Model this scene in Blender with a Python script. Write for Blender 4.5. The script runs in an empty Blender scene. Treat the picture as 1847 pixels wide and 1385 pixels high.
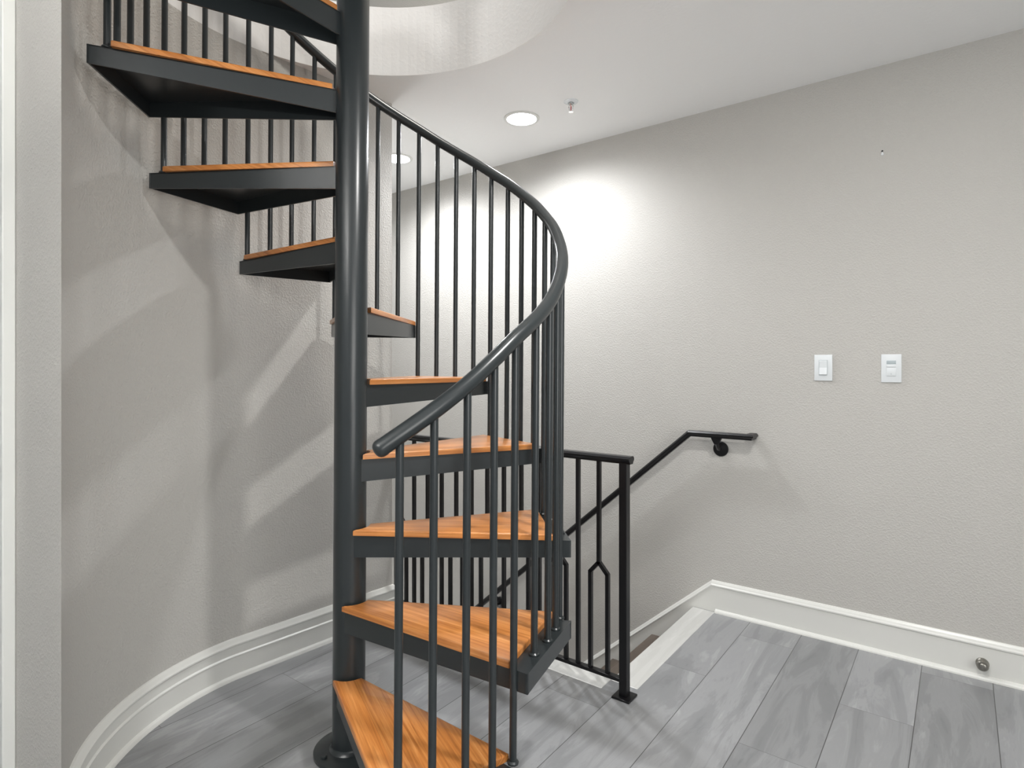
import bpy, bmesh, math, random
from mathutils import Vector, Matrix
random.seed(7)
C = bpy.context.scene.collection
PI = math.pi
rad = math.radians

# ------------------------------------------------------------------ camera
# room axes: the taupe wall is the plane y = WALL, x runs along it, z is up
CAM_ROT = rad(37.2)
CAM_H = 1.20
WALL = 2.915
CEIL = 2.46
cd = bpy.data.cameras.new('camera')
cd.sensor_fit = 'HORIZONTAL'
cd.sensor_width = 36.0
cd.lens = 36.0 * 1068 / 1847
cd.shift_y = -32.5 / 1847
cd.clip_start = 0.02
cam = bpy.data.objects.new('camera', cd)
cam.location = (0, 0, CAM_H)
cam.rotation_euler = (PI / 2, 0, CAM_ROT)
C.objects.link(cam)
bpy.context.scene.camera = cam

# ------------------------------------------------------------------ helpers
def obj(name, bm, mat, parent=None, smooth=None):
    me = bpy.data.meshes.new(name)
    bmesh.ops.recalc_face_normals(bm, faces=bm.faces[:])
    if smooth is not None:
        for f in bm.faces:
            f.smooth = True
        for e in bm.edges:
            if len(e.link_faces) == 2 and e.calc_face_angle(0) > rad(smooth):
                e.smooth = False
    bm.to_mesh(me)
    bm.free()
    me.materials.append(mat)
    o = bpy.data.objects.new(name, me)
    C.objects.link(o)
    if parent is not None:
        o.parent = parent
    return o

def thing(name, label, cat, loc=(0, 0, 0), rot=(0, 0, 0), group=None):
    o = bpy.data.objects.new(name, None)
    o.empty_display_size = 0.1
    o.location = loc
    o.rotation_euler = rot
    C.objects.link(o)
    o['label'] = label
    o['category'] = cat
    if group:
        o['group'] = group
    return o

def struct(o):
    o['kind'] = 'structure'
    return o

def box(bm, x0, x1, y0, y1, z0, z1, bevel=0.0, seg=2):
    vs = [bm.verts.new((x, y, z)) for x in (x0, x1) for y in (y0, y1) for z in (z0, z1)]
    fs = [(0, 1, 3, 2), (4, 6, 7, 5), (0, 4, 5, 1), (2, 3, 7, 6), (0, 2, 6, 4), (1, 5, 7, 3)]
    ff = [bm.faces.new([vs[i] for i in f]) for f in fs]
    if bevel > 0:
        es = list({e for f in ff for e in f.edges})
        bmesh.ops.bevel(bm, geom=es, offset=bevel, segments=seg, affect='EDGES', profile=0.5)

def prism(bm, pts, z0, z1):
    """pts: plan outline; z0/z1 numbers or per-point lists"""
    n = len(pts)
    a = z0 if isinstance(z0, (list, tuple)) else [z0] * n
    b = z1 if isinstance(z1, (list, tuple)) else [z1] * n
    lo = [bm.verts.new((p[0], p[1], a[i])) for i, p in enumerate(pts)]
    hi = [bm.verts.new((p[0], p[1], b[i])) for i, p in enumerate(pts)]
    for i in range(n):
        j = (i + 1) % n
        bm.faces.new((lo[i], lo[j], hi[j], hi[i]))
    return bm.faces.new(lo[::-1]), bm.faces.new(hi)

def rings(bm, rr, cap=True, closed=True):
    vs = [[bm.verts.new(p) for p in r] for r in rr]
    m = len(rr[0])
    for a, b in zip(vs[:-1], vs[1:]):
        for i in range(m if closed else m - 1):
            j = (i + 1) % m
            bm.faces.new((a[i], a[j], b[j], b[i]))
    if cap:
        bm.faces.new(vs[0][::-1])
        bm.faces.new(vs[-1])

def lathe(bm, prof, n=48, M=None, cap=True):
    """prof: (radius, z) pairs turned about local z, placed by matrix M"""
    M = M or Matrix.Identity(4)
    rr = []
    for r, z in prof:
        rr.append([M @ Vector((r * math.cos(2 * PI * i / n), r * math.sin(2 * PI * i / n), z)) for i in range(n)])
    rings(bm, rr, cap)

def tube(bm, path, r, n=16):
    rr = []
    for i, p in enumerate(path):
        t = (path[min(i + 1, len(path) - 1)] - path[max(i - 1, 0)]).normalized()
        s = t.cross(Vector((0, 0, 1)))
        if s.length < 1e-4:
            s = Vector((1, 0, 0))
        s.normalize()
        u = s.cross(t).normalized()
        rd = r[i] if isinstance(r, (list, tuple)) else r
        rr.append([p + (s * math.cos(2 * PI * k / n) + u * math.sin(2 * PI * k / n)) * rd for k in range(n)])
    rings(bm, rr)

def bar(bm, a, b, w, d=None, side=Vector((1, 0, 0))):
    """square bar from a to b, w wide along 'side'"""
    d = d or w
    a = Vector(a); b = Vector(b)
    t = (b - a).normalized()
    s = (side - t * side.dot(t)).normalized()
    u = t.cross(s)
    rr = [[p + s * x * w / 2 + u * y * d / 2 for x, y in ((-1, -1), (1, -1), (1, 1), (-1, 1))] for p in (a, b)]
    rings(bm, rr)

def mould(bm, path, prof, side=1, closed_caps=True):
    """sweep a profile (out, up) along 3-D points; out is horizontal, mitred in plan; side=+1: out is to the left"""
    n = len(path)
    rr = []
    for i, p in enumerate(path):
        p = Vector(p)
        ds = []
        if i > 0:
            v = p - Vector(path[i - 1]); v.z = 0; ds.append(v.normalized())
        if i < n - 1:
            v = Vector(path[i + 1]) - p; v.z = 0; ds.append(v.normalized())
        ns = [Vector((-d.y, d.x, 0)) * side for d in ds]
        if len(ns) == 2:
            m = (ns[0] + ns[1]).normalized()
            m = m / max(0.3, m.dot(ns[0]))
        else:
            m = ns[0]
        rr.append([p + m * o + Vector((0, 0, z)) for o, z in prof])
    rings(bm, rr, closed_caps)

def railsweep(bm, path, prof):
    """sweep a handrail profile (side, up), mitred at every bend in 3-D"""
    n = len(path)
    path = [Vector(p) for p in path]
    T = [(path[i + 1] - path[i]).normalized() for i in range(n - 1)]
    def frame(t):
        s = t.cross(Vector((0, 0, 1))).normalized()
        return s, s.cross(t).normalized()
    rr = []
    for i, p in enumerate(path):
        if i == 0 or i == n - 1:
            t = T[0] if i == 0 else T[-1]
            s, u = frame(t)
            rr.append([p + s * a + u * b for a, b in prof])
        else:
            s, u = frame(T[i - 1])
            nrm = (T[i - 1] + T[i]).normalized()
            ring = []
            for a, b in prof:
                q = p + s * a + u * b
                k = (p - q).dot(nrm) / T[i - 1].dot(nrm)
                ring.append(q + T[i - 1] * k)
            rr.append(ring)
    rings(bm, rr)

# ------------------------------------------------------------------ materials
def mat(name, col, rough=0.5, metal=0.0, spec=0.5, coat=0.0):
    m = bpy.data.materials.new(name)
    m.use_nodes = True
    b = m.node_tree.nodes['Principled BSDF']
    b.inputs['Base Color'].default_value = (*col, 1)
    b.inputs['Roughness'].default_value = rough
    b.inputs['Metallic'].default_value = metal
    b.inputs['Specular IOR Level'].default_value = spec
    b.inputs['Coat Weight'].default_value = coat
    return m

class NT:
    def __init__(s, m):
        s.t = m.node_tree
        s.b = s.t.nodes['Principled BSDF']
    def n(s, kind, **kw):
        x = s.t.nodes.new(kind)
        for k, v in kw.items():
            setattr(x, k, v)
        return x
    def l(s, a, b):
        s.t.links.new(a, b)
    def math(s, op, a, b=None, clamp=False):
        x = s.n('ShaderNodeMath', operation=op, use_clamp=clamp)
        for i, v in enumerate((a, b)):
            if v is None:
                continue
            if isinstance(v, (int, float)):
                x.inputs[i].default_value = v
            else:
                s.l(v, x.inputs[i])
        return x.outputs[0]
    def mix(s, fac, a, b, blend='MIX'):
        x = s.n('ShaderNodeMix', data_type='RGBA', blend_type=blend)
        if isinstance(fac, (int, float)):
            x.inputs[0].default_value = fac
        else:
            s.l(fac, x.inputs[0])
        for i, v in ((6, a), (7, b)):
            if isinstance(v, tuple):
                x.inputs[i].default_value = (*v, 1)
            else:
                s.l(v, x.inputs[i])
        return x.outputs[2]

def paint(name, col, bump=0.45, scale=140, rough=0.55):
    m = mat(name, col, rough, spec=0.3)
    t = NT(m)
    tc = t.n('ShaderNodeTexCoord')
    nz = t.n('ShaderNodeTexNoise')
    nz.inputs['Scale'].default_value = scale
    nz.inputs['Detail'].default_value = 2.5
    nz.inputs['Roughness'].default_value = 0.45
    nz.inputs['Distortion'].default_value = 0.4
    t.l(tc.outputs['Object'], nz.inputs['Vector'])
    mr = t.n('ShaderNodeMapRange')
    mr.inputs['From Min'].default_value = 0.42
    mr.inputs['From Max'].default_value = 0.72
    t.l(nz.outputs['Fac'], mr.inputs['Value'])
    bp = t.n('ShaderNodeBump')
    bp.inputs['Strength'].default_value = bump
    bp.inputs['Distance'].default_value = 0.0022
    t.l(mr.outputs[0], bp.inputs['Height'])
    t.l(bp.outputs[0], t.b.inputs['Normal'])
    return m

M_WALL = paint('taupe_wall_paint', (0.478, 0.466, 0.440))
M_CEIL = paint('ceiling_paint', (0.80, 0.80, 0.79), 0.12, 60)
M_TRIM = mat('white_trim_paint', (0.66, 0.66, 0.63), 0.32)
M_CASING = mat('casing_paint', (0.78, 0.79, 0.76), 0.4)
M_STEEL = mat('charcoal_steel_paint', (0.022, 0.027, 0.029), 0.28, 0.0, 0.5)
M_BLACK = mat('black_rail_paint', (0.004, 0.004, 0.005), 0.36, spec=0.4)
M_PLASTIC = mat('white_switch_plastic', (0.70, 0.73, 0.745), 0.25)
M_SENSOR = mat('grey_sensor_lens', (0.42, 0.47, 0.49), 0.3)
M_CHROME = mat('chrome', (0.75, 0.75, 0.75), 0.18, 1.0)
M_NICKEL = mat('brushed_nickel', (0.32, 0.31, 0.28), 0.3, 1.0)
M_RED = mat('red_glass_bulb', (0.35, 0.03, 0.03), 0.15)
M_HOLE = mat('dark_hole', (0.01, 0.01, 0.01), 0.8)
M_RUBBER = mat('rubber_tip', (0.62, 0.61, 0.58), 0.5)


def lens_mat():
    m = bpy.data.materials.new('glowing_lens')
    m.use_nodes = True
    b = m.node_tree.nodes['Principled BSDF']
    b.inputs['Base Color'].default_value = (0.9, 0.9, 0.9, 1)
    b.inputs['Emission Color'].default_value = (0.92, 0.95, 1.0, 1)
    b.inputs['Emission Strength'].default_value = LENS
    return m
LENS = 24.0
M_LENS = lens_mat()

def oak(name):
    """glued strips of oiled oak; the UV map runs along the grain (u) and across it (v), in metres"""
    m = mat(name, (0.45, 0.2, 0.07), 0.30, coat=0.10)
    t = NT(m)
    uv = t.n('ShaderNodeUVMap')
    sp = t.n('ShaderNodeSeparateXYZ')
    t.l(uv.outputs[0], sp.inputs[0])
    strip = t.math('FLOOR', t.math('DIVIDE', sp.outputs[1], 0.062))
    oi = t.n('ShaderNodeObjectInfo')
    wn = t.n('ShaderNodeTexWhiteNoise', noise_dimensions='2D')
    cb = t.n('ShaderNodeCombineXYZ')
    t.l(strip, cb.inputs[0]); t.l(oi.outputs['Random'], cb.inputs[1])
    t.l(cb.outputs[0], wn.inputs['Vector'])
    # grain
    cg = t.n('ShaderNodeCombineXYZ')
    t.l(t.math('ADD', t.math('MULTIPLY', sp.outputs[0], 3.0), t.math('MULTIPLY', wn.outputs['Value'], 37.0)), cg.inputs[0])
    t.l(t.math('MULTIPLY', sp.outputs[1], 95.0), cg.inputs[1])
    t.l(t.math('MULTIPLY', oi.outputs['Random'], 50.0), cg.inputs[2])
    n1 = t.n('ShaderNodeTexNoise')
    n1.inputs['Scale'].default_value = 1.0
    n1.inputs['Detail'].default_value = 5
    n1.inputs['Roughness'].default_value = 0.6
    n1.inputs['Distortion'].default_value = 0.6
    t.l(cg.outputs[0], n1.inputs['Vector'])
    cr = t.n('ShaderNodeValToRGB')
    el = cr.color_ramp.elements
    el[0].position = 0.30; el[0].color = (0.34, 0.115, 0.026, 1)
    el[1].position = 0.72; el[1].color = (0.64, 0.30, 0.105, 1)
    e = el.new(0.46); e.color = (0.47, 0.175, 0.042, 1)
    e = el.new(0.58); e.color = (0.55, 0.225, 0.063, 1)
    t.l(n1.outputs['Fac'], cr.inputs[0])
    tint = t.n('ShaderNodeMapRange')
    tint.inputs['To Min'].default_value = 0.80
    tint.inputs['To Max'].default_value = 1.16
    t.l(wn.outputs['Value'], tint.inputs['Value'])
    cc = t.n('ShaderNodeCombineColor')
    for i in range(3):
        t.l(tint.outputs[0], cc.inputs[i])
    col = t.mix(1.0, cr.outputs[0], cc.outputs[0], 'MULTIPLY')
    # fine pores
    n2 = t.n('ShaderNodeTexNoise')
    n2.inputs['Scale'].default_value = 4.0
    n2.inputs['Detail'].default_value = 3
    t.l(cg.outputs[0], n2.inputs['Vector'])
    pores = t.math('MULTIPLY', t.math('SUBTRACT', 0.40, n2.outputs['Fac'], True), 2.0, True)
    col = t.mix(pores, col, (0.16, 0.055, 0.016))
    t.l(col, t.b.inputs['Base Color'])
    bp = t.n('ShaderNodeBump')
    bp.inputs['Strength'].default_value = 0.10
    bp.inputs['Distance'].default_value = 0.001
    t.l(n1.outputs['Fac'], bp.inputs['Height'])
    t.l(bp.outputs[0], t.b.inputs['Normal'])
    return m
M_OAK = oak('oiled_oak')

def floor_mat(name, nosing=False, dark=False):
    """grey wood-look planks 22 cm wide that run across the hall (world y)"""
    m = mat(name, (0.4, 0.4, 0.4), 0.34)
    t = NT(m)
    tc = t.n('ShaderNodeTexCoord')
    sp = t.n('ShaderNodeSeparateXYZ')
    t.l(tc.outputs['Object'], sp.inputs[0])
    W, L = 0.2208, 1.22
    xr = t.math('DIVIDE', t.math('ADD', sp.outputs[0], 0.126), W)
    row = t.math('FLOOR', xr)
    fx = t.math('FRACT', xr)
    shift = t.math('ADD', 0.7705, t.math('MULTIPLY', t.math('ADD', row, 3.0), -0.3605))
    yy = t.math('ADD', t.math('DIVIDE', sp.outputs[1], L), shift)
    colm = t.math('FLOOR', yy)
    fy = t.math('FRACT', yy)
    cb = t.n('ShaderNodeCombineXYZ')
    t.l(row, cb.inputs[0]); t.l(colm, cb.inputs[1])
    w2 = t.n('ShaderNodeTexWhiteNoise', noise_dimensions='2D')
    t.l(cb.outputs[0], w2.inputs['Vector'])
    # grain with soft cathedral figure
    cg = t.n('ShaderNodeCombineXYZ')
    t.l(t.math('MULTIPLY', sp.outputs[0], 11.0), cg.inputs[0])
    t.l(t.math('ADD', t.math('MULTIPLY', sp.outputs[1], 1.6), t.math('MULTIPLY', w2.outputs['Value'], 31.0)), cg.inputs[1])
    t.l(t.math('MULTIPLY', w2.outputs['Value'], 17.0), cg.inputs[2])
    n1 = t.n('ShaderNodeTexNoise')
    n1.inputs['Scale'].default_value = 1.0
    n1.inputs['Detail'].default_value = 6
    n1.inputs['Roughness'].default_value = 0.62
    n1.inputs['Distortion'].default_value = 0.9
    t.l(cg.outputs[0], n1.inputs['Vector'])
    # rings from the noise field
    rg = t.math('SINE', t.math('MULTIPLY', n1.outputs['Fac'], 46.0))
    rg = t.math('MULTIPLY', t.math('ADD', rg, 1.0), 0.5)
    cr = t.n('ShaderNodeValToRGB')
    el = cr.color_ramp.elements
    if dark:
        c0, c1, c2 = (0.085, 0.068, 0.055), (0.125, 0.100, 0.080), (0.17, 0.14, 0.115)
    elif nosing:
        c0, c1, c2 = (0.46, 0.46, 0.44), (0.53, 0.53, 0.51), (0.60, 0.60, 0.58)
    else:
        c0, c1, c2 = (0.165, 0.170, 0.175), (0.248, 0.252, 0.258), (0.345, 0.350, 0.355)
    el[0].position = 0.25; el[0].color = (*c0, 1)
    el[1].position = 0.75; el[1].color = (*c2, 1)
    e = el.new(0.5); e.color = (*c1, 1)
    t.l(n1.outputs['Fac'], cr.inputs[0])
    col = t.mix(t.math('MULTIPLY', rg, 0.26), cr.outputs[0], c0)
    tint = t.n('ShaderNodeMapRange')
    tint.inputs['To Min'].default_value = 0.88
    tint.inputs['To Max'].default_value = 1.14
    t.l(w2.outputs['Value'], tint.inputs['Value'])
    cc = t.n('ShaderNodeCombineColor')
    for i in range(3):
        t.l(tint.outputs[0], cc.inputs[i])
    if not nosing:
        col = t.mix(1.0, col, cc.outputs[0], 'MULTIPLY')
    if not nosing and not dark:
        jx = t.math('LESS_THAN', t.math('MINIMUM', fx, t.math('SUBTRACT', 1.0, fx)), 0.0012 / W)
        jy = t.math('LESS_THAN', t.math('MINIMUM', fy, t.math('SUBTRACT', 1.0, fy)), 0.0006 / L)
        col = t.mix(t.math('MAXIMUM', jx, jy), col, (0.055, 0.055, 0.055))
    t.l(col, t.b.inputs['Base Color'])
    return m
M_FLOOR = floor_mat('grey_plank_floor')
M_NOSE = floor_mat('pale_nosing_plank', nosing=True)
M_STEP = floor_mat('dark_step_plank', dark=True)

# ------------------------------------------------------------------ the room shell
PX, PY = -1.5193, 1.1693          # axis of the spiral staircase
RW = 0.720                        # radius of the curved wall and of the ceiling opening
WELL_X, WELL_Y = -1.045, 2.03     # edges of the floor at the stairwell
X0, X1, Y0 = -4.6, 2.6, -1.8
LOW = -2.7

bm = bmesh.new()
outline = [(X0, Y0), (X1, Y0), (X1, WALL + .1), (WELL_X, WALL + .1), (WELL_X, WELL_Y), (X0, WELL_Y)]
prism(bm, outline, -0.28, 0.0)
floor = struct(obj('floor', bm, M_FLOOR))

bm = bmesh.new()
box(bm, WELL_X - 0.022, WELL_X + 0.088, WELL_Y + 0.0, WALL - 0.018, -0.030, 0.0015, 0.004)
struct(obj('trim_1', bm, M_NOSE))
bm = bmesh.new()
box(bm, X0, WELL_X - 0.0225, WELL_Y - 0.075, WELL_Y + 0.022, -0.030, 0.0015, 0.004)
struct(obj('trim_3', bm, M_NOSE))

bm = bmesh.new()
box(bm, X0, X1, WALL, WALL + 0.12, LOW, 5.2)
struct(obj('wall_right', bm, M_WALL))

# ceiling: a slab with a round opening over the spiral staircase
def slab_with_hole(bm, x0, x1, y0, y1, z0, z1, cx, cy, r):
    angs = [2 * PI * i / 120 for i in range(120)]
    for x in (x0, x1):
        for y in (y0, y1):
            angs.append(math.atan2(y - cy, x - cx) % (2 * PI))
    angs.sort()
    inn, out = [], []
    for a in angs:
        c, s = math.cos(a), math.sin(a)
        k = min([((x1 if c > 0 else x0) - cx) / c if abs(c) > 1e-9 else 1e9,
                 ((y1 if s > 0 else y0) - cy) / s if abs(s) > 1e-9 else 1e9])
        inn.append((cx + r * c, cy + r * s)); out.append((cx + k * c, cy + k * s))
    n = len(angs)
    V = [[bm.verts.new((p[0], p[1], z)) for p in q] for q, z in ((inn, z0), (out, z0), (out, z1), (inn, z1))]
    for a, b in ((0, 1), (1, 2), (2, 3), (3, 0)):
        for i in range(n):
            j = (i + 1) % n
            bm.faces.new((V[a][i], V[a][j], V[b][j], V[b][i]))
bm = bmesh.new()
slab_with_hole(bm, X0, X1, Y0, WALL, CEIL, 2.755, PX, PY, RW)
struct(obj('ceiling', bm, M_CEIL))
bm = bmesh.new()
box(bm, X0, X1, Y0, WALL, 5.2, 5.3)
struct(obj('ceiling_upper', bm, M_CEIL))

# the wall behind the staircase: straight towards the stairwell, then curving round the stairs
COR = (-2.1825, 1.920)              # its outside corner at the stairwell
a_end = math.atan2(-0.963, -0.268)
curve = [COR]
nseg = 40
a0 = -PI                                    # (pointing to -x)
for i in range(nseg + 1):
    a = a0 + (a_end - a0) * i / nseg
    curve.append((PX + RW * math.cos(a), PY + RW * math.sin(a)))
END = curve[-1]
JX = -2.086
bm = bmesh.new()
outl = curve + [(-2.75, END[1]), (-2.75, COR[1])]
prism(bm, outl[::-1], 0.0, CEIL)
wl = struct(obj('wall_left', bm, M_WALL, smooth=25))
bm = bmesh.new()
box(bm, X0, -2.75, COR[1] - 0.12, COR[1], 0.0, CEIL)
struct(obj('wall_back', bm, M_WALL))
bm = bmesh.new()
box(bm, X0, WELL_X, WELL_Y - 0.08, WELL_Y - 0.0005, LOW, -0.281)
struct(obj('wall_stairwell', bm, M_WALL))
bm = bmesh.new()
box(bm, X0 - 0.1, X0, Y0, WALL, LOW, CEIL)
struct(obj('wall_end', bm, M_WALL))
# white door casing left of the curved wall
bm = bmesh.new()
box(bm, JX - 0.115, JX, END[1] - 0.030, END[1] - 0.0002, 0.0, CEIL - 0.001, 0.003)
struct(obj('trim_2', bm, M_CASING))

# baseboards
CAP = [(0, 0.122), (0.0155, 0.122), (0.0190, 0.126), (0.0190, 0.131), (0.0140, 0.136), (0.0115, 0.142),
       (0.0060, 0.149), (0.0, 0.150)]
BASE = [(0, 0.0), (0.0150, 0.0), (0.0150, 0.122)] + CAP[1:]
BASE_L = [(0, 0.0), (0.0165, 0.0), (0.0165, 0.080), (0.0190, 0.083), (0.0190, 0.087), (0.0130, 0.091), (0.0130, 0.122)] + CAP[1:]
SHOE = [(0.0145, 0.0), (0.031, 0.0), (0.0300, 0.006), (0.0265, 0.0115), (0.0210, 0.015), (0.0145, 0.0165)]
KX = -0.976
SL = 0.86
bm = bmesh.new()
mould(bm, [(X1, WALL, 0), (KX, WALL, 0)], BASE, side=1)
# sloping skirt down the lower flight, with the same cap on top
dx = 3.3
mould(bm, [(KX, WALL, 0), (KX - dx, WALL, -SL * dx)], CAP, side=1)
vs = [(KX + .0005, 0.123), (KX - dx, 0.123 - SL * dx), (KX - dx, -0.30 - SL * dx), (KX - 0.05, -0.36), (KX + .0005, -0.28)]
f = [bm.verts.new((x, WALL - 0.015, z)) for x, z in vs]
g = [bm.verts.new((x, WALL, z)) for x, z in vs]
bm.faces.new(f); bm.faces.new(g[::-1])
for i in range(5):
    j = (i + 1) % 5
    bm.faces.new((f[i], f[j], g[j], g[i]))
br = struct(obj('baseboard_right', bm, M_TRIM))
bm = bmesh.new()
mould(bm, [(X1, WALL, 0), (WELL_X + 0.09, WALL, 0)], SHOE, side=1)
struct(obj('shoe_moulding', bm, M_TRIM, br))

bpath = [(-2.7, COR[1], 0)] + [(p[0], p[1], 0) for p in curve]
bm = bmesh.new()
mould(bm, bpath, BASE_L, side=1)
bl = struct(obj('baseboard_left', bm, M_TRIM, smooth=25))
bm = bmesh.new()
mould(bm, bpath, SHOE, side=1)
struct(obj('shoe_moulding', bm, M_TRIM, bl, smooth=25))

# ------------------------------------------------------------------ flight of steps going down
fl = thing('stair_flight', 'flight of dark brown wood-look steps going down beside the taupe wall', 'stairs', (WELL_X, WELL_Y, 0))
RISE, RUN = 0.195, 0.2265
for i in range(1, 12):
    bm = bmesh.new()
    xa, xb = -RUN * i, -RUN * (i - 1)
    z = -RISE * i
    wy = WALL - 0.0155 - WELL_Y
    box(bm, xa + 0.0, xb - 0.001, 0.001, wy, z - 0.18, z - 0.026)
    box(bm, xa - 0.016, xb - 0.002, 0.001, wy, z - 0.025, z, 0.005)
    obj('step', bm, M_STEP, fl)

# ------------------------------------------------------------------ guard railing along the stairwell
GY = 1.956
GX1 = -0.973
gr = thing('guard_railing', 'black metal guard railing with forked balusters along the stairwell edge', 'railing', (GX1, GY, 0))
RAILP = [(-0.0125, -0.006), (0.0125, -0.006), (0.0135, 0.0), (0.0215, 0.008), (0.0215, 0.014), (0.015, 0.0215), (-0.015, 0.0215),
         (-0.0215, 0.014), (-0.0215, 0.008), (-0.0135, 0.0)]
GL = COR[0] - 0.10 - GX1                    # left end beside the end of the curved wall (local x)
GTOP = 0.8525
bm = bmesh.new()
railsweep(bm, [(GL, 0, GTOP), (0.028, 0, GTOP)], RAILP)
obj('top_rail', bm, M_BLACK, gr)
bm = bmesh.new()
box(bm, GL, -0.0135, -0.0125, 0.0125, 0.054, 0.067, 0.0015)
obj('bottom_rail', bm, M_BLACK, gr)
bm = bmesh.new()
box(bm, -0.0152, 0.0152, -0.0152, 0.0152, 0.0, GTOP - 0.004, 0.002)
box(bm, -0.035, 0.035, -0.035, 0.035, 0.0005, 0.008, 0.002)
obj('post', bm, M_BLACK, gr)
SP = 0.0900
xb = -0.1040
BW = 0.0142
i = 0
while xb > GL + 0.05:
    bm = bmesh.new()
    if i % 2 == 0:
        h = 0.0360
        bar(bm, (xb, 0, GTOP - 0.004), (xb, 0, 0.464), BW)
        for s in (-1, 1):
            bar(bm, (xb, 0, 0.469), (xb + s * h, 0, 0.429), BW, side=Vector((0, 1, 0)))
            bar(bm, (xb + s * h, 0, 0.4325), (xb + s * h, 0, 0.066), BW)
        obj('forked_baluster', bm, M_BLACK, gr)
    else:
        bar(bm, (xb, 0, GTOP - 0.004), (xb, 0, 0.066), BW)
        obj('straight_baluster', bm, M_BLACK, gr)
    xb -= SP
    i += 1

# ------------------------------------------------------------------ handrail on the wall
HY = WALL - 0.066
HX0, HX1 = -0.782, -1.062
HZ = 0.862
hr = thing('wall_handrail', 'black metal handrail fixed to the taupe wall sloping down the stairwell', 'handrail', (0, 0, 0))
d = 3.0
bm = bmesh.new()
railsweep(bm, [(HX0, WALL + 0.001, HZ), (HX0, HY, HZ), (HX1, HY, HZ), (HX1 - d, HY, HZ - 0.872 * d)], RAILP)
obj('rail', bm, M_BLACK, hr)
def bracket(x, z, slope=0.0):
    bm = bmesh.new()
    M = Matrix.Translation((x, WALL, z - 0.066)) @ Matrix.Rotation(PI / 2, 4, 'X')
    lathe(bm, [(0.0365, 0.0), (0.0365, 0.004), (0.033, 0.008), (0.020, 0.0095), (0.0085, 0.012), (0.0085, 0.022), (0.005, 0.026)], 40, M)
    pts = [Vector((x, WALL - 0.012, z - 0.066)), Vector((x, WALL - 0.035, z - 0.063)), Vector((x, WALL - 0.054, z - 0.044)),
           Vector((x, WALL - 0.064, z - 0.026)), Vector((x, HY, z - 0.006))]
    rr = []
    for k, p in enumerate(pts):
        r = (0.0085, 0.0085, 0.0085, 0.010, 0.016)[k]
        t = (pts[min(k + 1, 4)] - pts[max(k - 1, 0)]).normalized()
        s = Vector((1, 0, 0)); u = t.cross(s)
        rr.append([p + s * math.cos(q * PI / 6) * r + u * math.sin(q * PI / 6) * min(r, 0.0095) for q in range(12)])
    rings(bm, rr)
    ws = [(0.024, -0.005), (0.022, -0.012), (0.010, -0.034), (0.008, -0.036)]
    rings(bm, [[Vector((x + a, HY + b, z + c + slope * a)) for a, b in ((-w, -0.009), (w, -0.009), (w, 0.009), (-w, 0.009))] for w, c in ws])
    return obj('bracket', bm, M_BLACK, hr, smooth=35)
bracket(-0.934, HZ)
bracket(-2.3, HZ - 0.872 * (2.3 + HX1))

# ------------------------------------------------------------------ the spiral staircase
# local frame: z is the pole axis, x to the right and y away from where the photograph was taken;
# the whole stair leans a fraction of a degree, as in the photograph
LEAN = 0.0062
off = -LEAN * 1.2
st = thing('spiral_staircase', 'charcoal metal spiral staircase with orange oak treads and a curving tube handrail', 'staircase',
           (PX + off * math.cos(CAM_ROT), PY + off * math.sin(CAM_ROT), 0.0), (0, LEAN, CAM_ROT))

def P2(r, deg):
    return Vector((r * math.cos(rad(deg)), r * math.sin(rad(deg)), 0))

POLE_R = 0.0497
bm = bmesh.new()
lathe(bm, [(POLE_R, 0.012), (POLE_R, 3.70), (POLE_R - 0.004, 3.712)], 64)
pole = obj('pole', bm, M_STEEL, st, smooth=40)
bm = bmesh.new()
lathe(bm, [(0.105, 0.0015), (0.105, 0.011), (0.102, 0.0135), (0.058, 0.0135), (0.0515, 0.020), (0.0499, 0.026)], 64)
for k in range(4):
    q = P2(0.083, 45 + 90 * k)
    lathe(bm, [(0.010, 0.012), (0.010, 0.020), (0.008, 0.0215)], 6, Matrix.Translation(q))
obj('base_plate', bm, M_STEEL, st, smooth=40)

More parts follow.
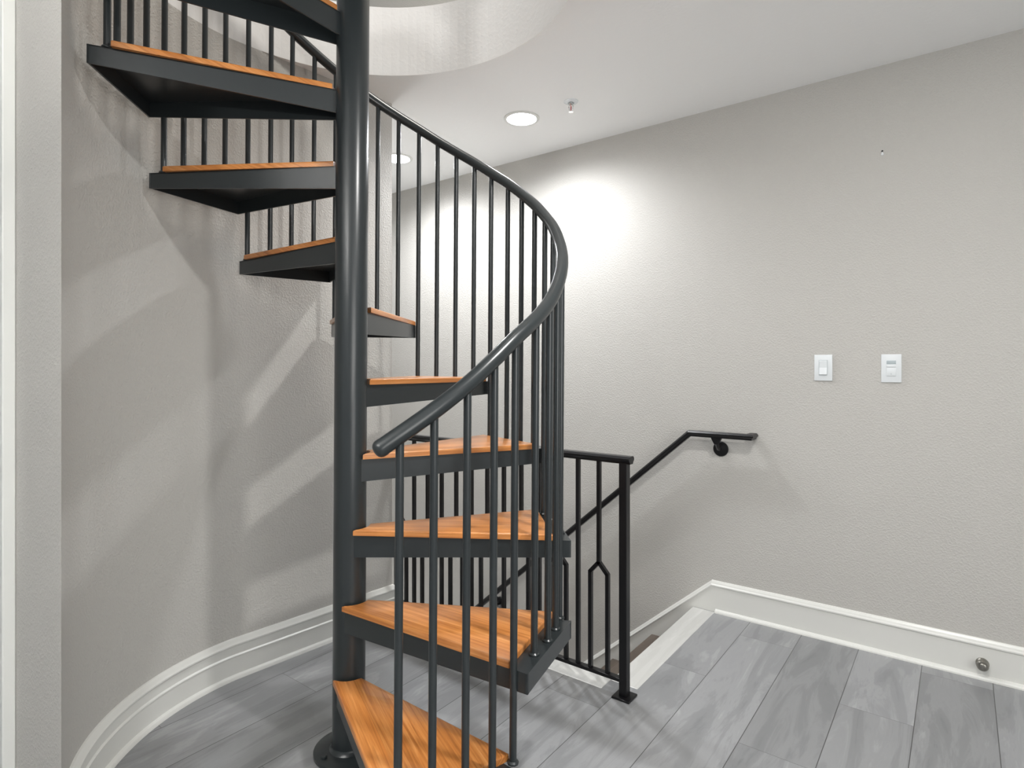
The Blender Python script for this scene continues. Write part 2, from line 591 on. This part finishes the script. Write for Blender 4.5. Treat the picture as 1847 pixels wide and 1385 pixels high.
ZT0, DZ = 0.247, 0.228
def ztop(i):
    return ZT0 + DZ * i
AF = [-67.4, -37.9, -8.2, 20.6, 50.9, 81.2, 112.0, 142.4, 173.2, 203.6, 234.0, 264.4]   # front corner of each tread, degrees
WT = 0.0170
RO = 0.691
RB = 0.636
def tread(i):
    a, b = AF[i], AF[i + 1]
    zt = ztop(i) - WT                 # top of the steel pan
    th = 0.005
    hin, hout = 0.070, 0.050
    bm = bmesh.new()
    # front plate: parallel to a radius, passing in front of the pole
    co = P2(RO - 0.003, a + 0.4)
    offd = 0.042
    beta = a + 0.4 + math.degrees(math.asin(offd / co.length))
    dirv = P2(1, beta)
    nrm = Vector((dirv.y, -dirv.x, 0))           # towards lower angles (the front)
    foot = nrm * offd
    ins = foot + dirv * math.sqrt(max(0, (POLE_R - 0.0005) ** 2 - offd ** 2))
    # rear plate: radial
    rb = b - (1.4 if i < 2 else 0.2)
    co2 = P2(RO, rb)
    ins2 = P2(POLE_R - 0.001, rb)
    n2 = Vector((-co2.y, co2.x, 0)).normalized()
    def plate(p, q, nv, hp, hq):
        pts = [p, q, q - nv * th, p - nv * th]
        prism(bm, [(v.x, v.y) for v in pts], [zt - hp, zt - hq, zt - hq, zt - hp], zt)
    plate(ins, co, nrm, hin, hout)
    plate(ins2, co2, n2, hin, hout)
    # outer plate along the chord
    ch = (co2 - co).normalized()
    no = Vector((ch.y, -ch.x, 0))
    plate(co + ch * 0.0002, co2 - ch * 0.0002, no, hout, hout)
    # top sheet
    arc = [P2(POLE_R - 0.001, rb - (rb - (beta - 45)) * k / 10) for k in range(11)]
    poly = [ins, co, co2] + arc
    inset = [p - Vector((0, 0, 0)) for p in poly]
    prism(bm, [(v.x * 0.999, v.y * 0.999) for v in inset], zt - 0.004, zt - 0.0003)
    # bolt head in the underside 
    mid = P2(0.43, (a + b) / 2)
    lathe(bm, [(0.006, zt - 0.010), (0.006, zt - 0.0035)], 6, Matrix.Translation(mid))
    # bolt that fixes the next plate, on the outer corner
    q = co2 - ch * 0.022
    ang = math.atan2(no.y, no.x)
    M = Matrix.Translation((q.x, q.y, zt - hout * 0.5)) @ Matrix.Rotation(ang, 4, 'Z') @ Matrix.Rotation(PI / 2, 4, 'Y')
    if i == 2:
        lathe(bm, [(0.011, -0.002), (0.011, 0.007), (0.008, 0.009)], 6, M)
    pan = obj('tread_pan', bm, M_STEEL, st)
    # oak board
    wc = P2(RB, a - 0.2)
    offw = 0.0545
    bw = a - 0.2 + math.degrees(math.asin(offw / RB))
    dw = P2(1, bw); nw = Vector((dw.y, -dw.x, 0))
    RI = POLE_R + 0.0115
    iw = nw * offw + dw * math.sqrt(RI ** 2 - offw ** 2)
    wr = b + (0.2 if i < 3 else 1.0)
    wc2 = P2(RB, wr)
    a_in = math.degrees(math.atan2(iw.y, iw.x))
    wre = wr
    while wre < a_in:
        wre += 360
    if wre - a_in > 180:
        a_in += 360
    narc = 12
    arc = [P2(RI, wre - (wre - a_in) * k / narc) for k in range(narc + 1)]
    poly = [wc, wc2] + arc
    bm = bmesh.new()
    lo, hi = prism(bm, [(v.x, v.y) for v in poly], zt, ztop(i))
    es = [e for e in hi.edges] + [e for e in bm.edges if abs(e.verts[0].co.z - e.verts[1].co.z) > 0.01 and
                                  (Vector((e.verts[0].co.x, e.verts[0].co.y, 0)).length > 0.3)]
    bmesh.ops.bevel(bm, geom=es, offset=0.0045, segments=3, affect='EDGES', profile=0.6)
    uvl = bm.loops.layers.uv.new('UVMap')
    for f in bm.faces:
        for lp in f.loops:
            c = lp.vert.co
            lp[uvl].uv = (c.x * dw.x + c.y * dw.y, -(c.x * nw.x + c.y * nw.y) + (ztop(i) - c.z))
    obj('tread_board', bm, M_OAK, pan, smooth=40)
for i in range(11):
    tread(i)
# landing plate on the floor above
bm = bmesh.new()
pts = [P2(POLE_R, a) for a in (265, 285, 310, 335, 352)][::-1]
pts = [P2(RO, 264.4)] + [P2(POLE_R, a) for a in (265, 285, 305, 325, 348)] + [P2(RO, 348)] + [P2(RO, a) for a in (335, 320, 305, 290, 275)]
prism(bm, [(v.x, v.y) for v in pts], 2.70, 2.752)
obj('landing', bm, M_STEEL, st)

# balusters: angle about the pole in degrees
BA = [-65.76, -58.94, -51.51, -44.45, -37.9, -29.6, -22.0, -15.3, -8.6, -1.3, 5.6, 12.2, 19.2, 26.39, 34.21, 41.67, 49.92,
      57.61, 65.43, 73.12, 80.47, 88.26, 95.95, 103.6, 111.17, 118.66, 126.35, 133.69, 141.53, 149.5, 156.88, 164.49, 172.14]
while len(BA) < 45:
    BA.append(BA[-1] + 7.6)
ZU = {0: 1.0325, 1: 1.0823, 2: 1.1387, 3: 1.197, 4: 1.2493, 5: 1.3035, 6: 1.355, 7: 1.410, 8: 1.467, 9: 1.526, 10: 1.586,
      11: 1.6461, 12: 1.7025, 13: 1.7624, 14: 1.8230, 15: 1.8820, 16: 1.943, 17: 2.0019, 18: 2.0592, 19: 2.1160, 20: 2.1724,
      21: 2.2286, 22: 2.284}
def zu(k):
    return ZU[k] if k in ZU else 2.284 + 0.0570 * (k - 22)
def rbar(k):
    return 0.647 + 0.009 * math.exp(-((k - 9) / 3.6) ** 2)
BR = 0.0092
for k in range(45):
    t_i = min(10, k // 4 if k % 4 or k == 0 else k // 4 - 1)
    zb = ztop(t_i) - WT
    q = P2(rbar(k), BA[k])
    bm = bmesh.new()
    top = zu(k) + 0.012
    M = Matrix.Translation((q.x, q.y, 0))
    lathe(bm, [(BR, zb - 0.0005), (BR, top)], 20, M)
    lathe(bm, [(0.0145, zb - 0.0003), (0.0145, zb + 0.004), (0.0105, zb + 0.0075)], 10, M)
    obj('baluster', bm, M_STEEL, st, smooth=40)
# tube handrail following the baluster tops
HRR = 0.0190
def railpt(kk):
    k0 = int(math.floor(kk)); k0 = max(0, min(43, k0)); f = kk - k0
    def cub(fn):
        p = [fn(max(0, min(44, k0 + j))) if 0 <= k0 + j <= 44 else (2 * fn(0) - fn(1) if k0 + j < 0 else 2 * fn(44) - fn(43)) for j in (-1, 0, 1, 2)]
        return p[1] + 0.5 * f * (p[2] - p[0] + f * (2 * p[0] - 5 * p[1] + 4 * p[2] - p[3] + f * (3 * (p[1] - p[2]) + p[3] - p[0])))
    a = cub(lambda k: BA[k]); z = cub(zu) + 0.0225; r = cub(rbar)
    v = P2(r, a); v.z = z
    return v
KS = -0.50
path = [railpt(KS + (44 - KS) * i / 360) for i in range(361)]
bm = bmesh.new()
tube(bm, path, HRR, 24)
hand = obj('handrail', bm, M_STEEL, st, smooth=50)
# rounded cap on the low end
p0 = path[0]; t0 = (path[0] - path[2]).normalized()
cp, rr_ = [], []
for k in range(9):
    a = PI / 2 * k / 8
    cp.append(p0 + t0 * (0.0 + 0.0165 * math.sin(a)) )
    rr_.append(max(0.0012, (HRR + 0.0006) * (math.cos(a) ** 0.75 if k < 8 else 0.05)))
cp = [p0 - t0 * 0.006] + cp
rr_ = [HRR + 0.0006] + rr_
bm = bmesh.new()
s = t0.cross(Vector((0, 0, 1))).normalized(); u = s.cross(t0).normalized()
rings(bm, [[p + (s * math.cos(2 * PI * k / 24) + u * math.sin(2 * PI * k / 24)) * r for k in range(24)] for p, r in zip(cp, rr_)])
obj('end_cap', bm, M_STEEL, hand, smooth=60)

# ------------------------------------------------------------------ things on the wall and the ceiling
def plate_bm(w, h, t, cut=None):
    bm = bmesh.new()
    box(bm, -w / 2, w / 2, -t, 0, -h / 2, h / 2, 0.0022, 3)
    return bm
s1 = thing('light_switch', 'white rocker light switch on the taupe wall, the one nearer the handrail', 'light switch', (-0.4855, WALL, 1.192))
obj('wall_plate', plate_bm(0.0715, 0.115, 0.0065), M_PLASTIC, s1, smooth=40)
bm = bmesh.new()
for (x0, x1, z0, z1) in ((-0.0175, -0.0160, -0.034, 0.034), (0.0160, 0.0175, -0.034, 0.034), (-0.0160, 0.0160, 0.0325, 0.034), (-0.0160, 0.0160, -0.034, -0.0325)):
    box(bm, x0, x1, -0.0072, -0.0060, z0, z1)
obj('bezel', bm, M_SENSOR, s1)
bm = bmesh.new()
vs = [(-0.0068, 0.0315), (-0.0085, 0.029), (-0.0078, 0.0), (-0.0125, -0.029), (-0.0068, -0.0315), (-0.004, -0.0315), (-0.004, 0.0315)]
rings(bm, [[Vector((x, y, z)) for y, z in vs] for x in (-0.0150, 0.0150)])
obj('rocker', bm, M_PLASTIC, s1)
s2 = thing('motion_sensor_switch', 'white wall switch with a grey sensor window, nearest the right edge of the wall', 'light switch', (-0.232, WALL, 1.190))
obj('wall_plate', plate_bm(0.0715, 0.117, 0.0065), M_PLASTIC, s2, smooth=40)
bm = bmesh.new()
box(bm, -0.0168, 0.0168, -0.0085, -0.004, 0.017, 0.0335, 0.0015)
obj('sensor_window', bm, M_SENSOR, s2, smooth=40)
bm = bmesh.new()
box(bm, -0.0168, 0.0168, -0.0105, -0.004, 0.004, 0.0165, 0.0015)
box(bm, -0.0168, 0.0168, -0.0095, -0.004, -0.032, 0.0035, 0.0015)
obj('push_button', bm, M_PLASTIC, s2, smooth=40)
bm = bmesh.new()
box(bm, -0.0012, 0.0012, -0.0100, -0.009, -0.026, -0.020)
obj('indicator', bm, M_SENSOR, s2)

wa = thing('wall_anchor', 'tiny wall anchor left high on the taupe wall above the switches', 'wall anchor', (-0.264, WALL, 2.10))
bm = bmesh.new()
lathe(bm, [(0.0048, 0.0), (0.0048, 0.0025), (0.0028, 0.004)], 20, Matrix.Rotation(PI / 2, 4, 'X') @ Matrix.Translation((0, -0.013, 0)))
box(bm, -0.0022, 0.0022, -0.002, 0.0, -0.013, 0.0, 0.0005)
obj('plastic_sleeve', bm, M_PLASTIC, wa, smooth=40)
bm = bmesh.new()
lathe(bm, [(0.0034, -0.001), (0.0034, 0.003), (0.0020, 0.0045)], 20, Matrix.Rotation(PI / 2, 4, 'X'))
obj('screw_hole', bm, M_HOLE, wa, smooth=40)

dst = thing('door_stop', 'small round nickel door stop on the white baseboard below and right of the switches', 'door stop', (0.064, WALL - 0.0148, 0.060))
MX = Matrix.Rotation(PI / 2, 4, 'X')
bm = bmesh.new()
lathe(bm, [(0.0210, 0.0), (0.0210, 0.006), (0.0180, 0.010), (0.0160, 0.013), (0.0160, 0.018), (0.0185, 0.022), (0.0190, 0.030), (0.0165, 0.034)], 36, MX)
obj('body', bm, M_NICKEL, dst, smooth=35)
bm = bmesh.new()
lathe(bm, [(0.0120, 0.0335), (0.0120, 0.037), (0.0090, 0.039)], 30, MX)
obj('bumper', bm, M_NICKEL, dst, smooth=35)

def downlight(x, y, label):
    t = thing('ceiling_light', label, 'ceiling light', (x, y, CEIL), group='recessed lights along the stairwell ceiling')
    bm = bmesh.new()
    n = 64
    prof = [(0.0905, 0.0), (0.0905, -0.003), (0.0880, -0.0055), (0.0800, -0.0070), (0.0755, -0.0062), (0.0737, -0.0005), (0.0735, 0.0)]
    rr = [[Vector((r * math.cos(2 * PI * i / n), r * math.sin(2 * PI * i / n), z)) for i in range(n)] for r, z in prof]
    rings(bm, rr, cap=False)
    obj('trim_ring', bm, M_TRIM, t, smooth=35)
    bm = bmesh.new()
    lathe(bm, [(0.0733, -0.0004), (0.0733, -0.0012), (0.0600, -0.0014), (0.030, -0.0015), (0.005, -0.0015)], n)
    obj('lens', bm, M_LENS, t, smooth=35)
    return t
downlight(-1.783, 2.430, 'round recessed ceiling light in the open ceiling, next to the fire sprinkler')
downlight(-2.725, 2.440, 'round recessed ceiling light farther off, seen between the spiral stair balusters')

sk = thing('fire_sprinkler', 'small chrome fire sprinkler hanging from the white ceiling', 'sprinkler', (-1.482, 2.417, CEIL))
bm = bmesh.new()
lathe(bm, [(0.034, 0.0), (0.034, -0.002), (0.029, -0.006), (0.016, -0.008), (0.0155, -0.003)], 40)
obj('escutcheon', bm, M_PLASTIC, sk, smooth=35)
bm = bmesh.new()
lathe(bm, [(0.0115, -0.004), (0.0115, -0.013), (0.0085, -0.017), (0.0055, -0.020)], 24)
for s in (-1, 1):
    pts = [Vector((s * 0.0095, 0, -0.012)), Vector((s * 0.0115, 0, -0.024)), Vector((s * 0.0100, 0, -0.036)), Vector((s * 0.0035, 0, -0.046)), Vector((0, 0, -0.049))]
    tube(bm, pts, 0.0021, 8)
obj('body', bm, M_CHROME, sk, smooth=35)
bm = bmesh.new()
lathe(bm, [(0.0022, -0.019), (0.0026, -0.030), (0.0022, -0.044)], 12)
obj('bulb', bm, M_RED, sk, smooth=35)
bm = bmesh.new()
n = 36
pr = [(0.0135 if (i // 2) % 2 else 0.0105) for i in range(n)]
rings(bm, [[Vector((pr[i] * math.cos(2 * PI * i / n), pr[i] * math.sin(2 * PI * i / n), z)) for i in range(n)] for z in (-0.049, -0.0505)])
obj('deflector', bm, M_CHROME, sk)

# ------------------------------------------------------------------ light
def lamp(name, loc, power, size=0.15, col=(1.0, 0.985, 0.96)):
    l = bpy.data.lights.new(name, 'AREA')
    l.shape = 'DISK'
    l.size = size
    l.energy = power
    l.color = col
    o = bpy.data.objects.new(name, l)
    o.location = loc
    C.objects.link(o)
    return o
# a ceiling can of the hall beside the camera, out of view
lamp('unseen_overhead_light', (-0.06, 1.22, CEIL - 0.01), 21, 0.11)
lamp('unseen_overhead_light', (-0.45, -1.2, CEIL - 0.01), 9)  # fill lamp added behind the camera for the left wall's end face
# fill light added above the stair opening to brighten the upper left wall
lamp('unseen_overhead_light', (-1.0, 1.5, 5.15), 60, 0.9, (1.0, 0.95, 0.88))

# the beam of the two stairwell downlights
def beam(x, y, power):
    l = bpy.data.lights.new('downlight_beam', 'SPOT')
    l.spot_size = rad(166)
    l.spot_blend = 0.80
    l.shadow_soft_size = 0.05
    l.energy = power
    l.color = (0.97, 0.98, 1.0)
    o = bpy.data.objects.new('downlight_beam', l)
    o.location = (x, y, CEIL - 0.013)
    C.objects.link(o)
beam(-1.783, 2.430, 56)
beam(-2.725, 2.440, 60)

# added upward fill from below, brightening the ceiling over the stairwell
def panel(name, loc, rot, sx, sy, power, col):
    l = bpy.data.lights.new(name, 'AREA')
    l.shape = 'RECTANGLE'
    l.size, l.size_y = sx, sy
    l.energy = power
    l.color = col
    o = bpy.data.objects.new(name, l)
    o.location = loc
    o.rotation_euler = rot
    C.objects.link(o)
    return o
panel('stairwell_fill', (-3.7, 2.45, -2.45), (PI, 0, 0), 1.2, 0.7, 60, (0.97, 0.98, 1.0))
# unseen soft fill added on the right to lift the left wall
panel('right_side_fill', (2.55, -0.35, 1.45), (0, PI / 2, 0), 1.7, 1.9, 37, (1.0, 0.98, 0.95))
# added upward light behind the camera, bounced off the ceiling as fill
panel('ceiling_bounce_fill', (-0.9, -1.3, 1.75), (PI, 0, 0), 0.32, 0.32, 64, (1.0, 0.98, 0.95))

w = bpy.data.worlds.new('world')
bpy.context.scene.world = w
w.use_nodes = True
w.node_tree.nodes['Background'].inputs[0].default_value = (0.95, 0.98, 1.0, 1)
w.node_tree.nodes['Background'].inputs[1].default_value = 0.32

vs_ = bpy.context.scene.view_settings
vs_.view_transform = 'Standard'
vs_.look = 'None'
vs_.gamma = 1.0
vs_.use_curve_mapping = False
vs_.exposure = 0.63
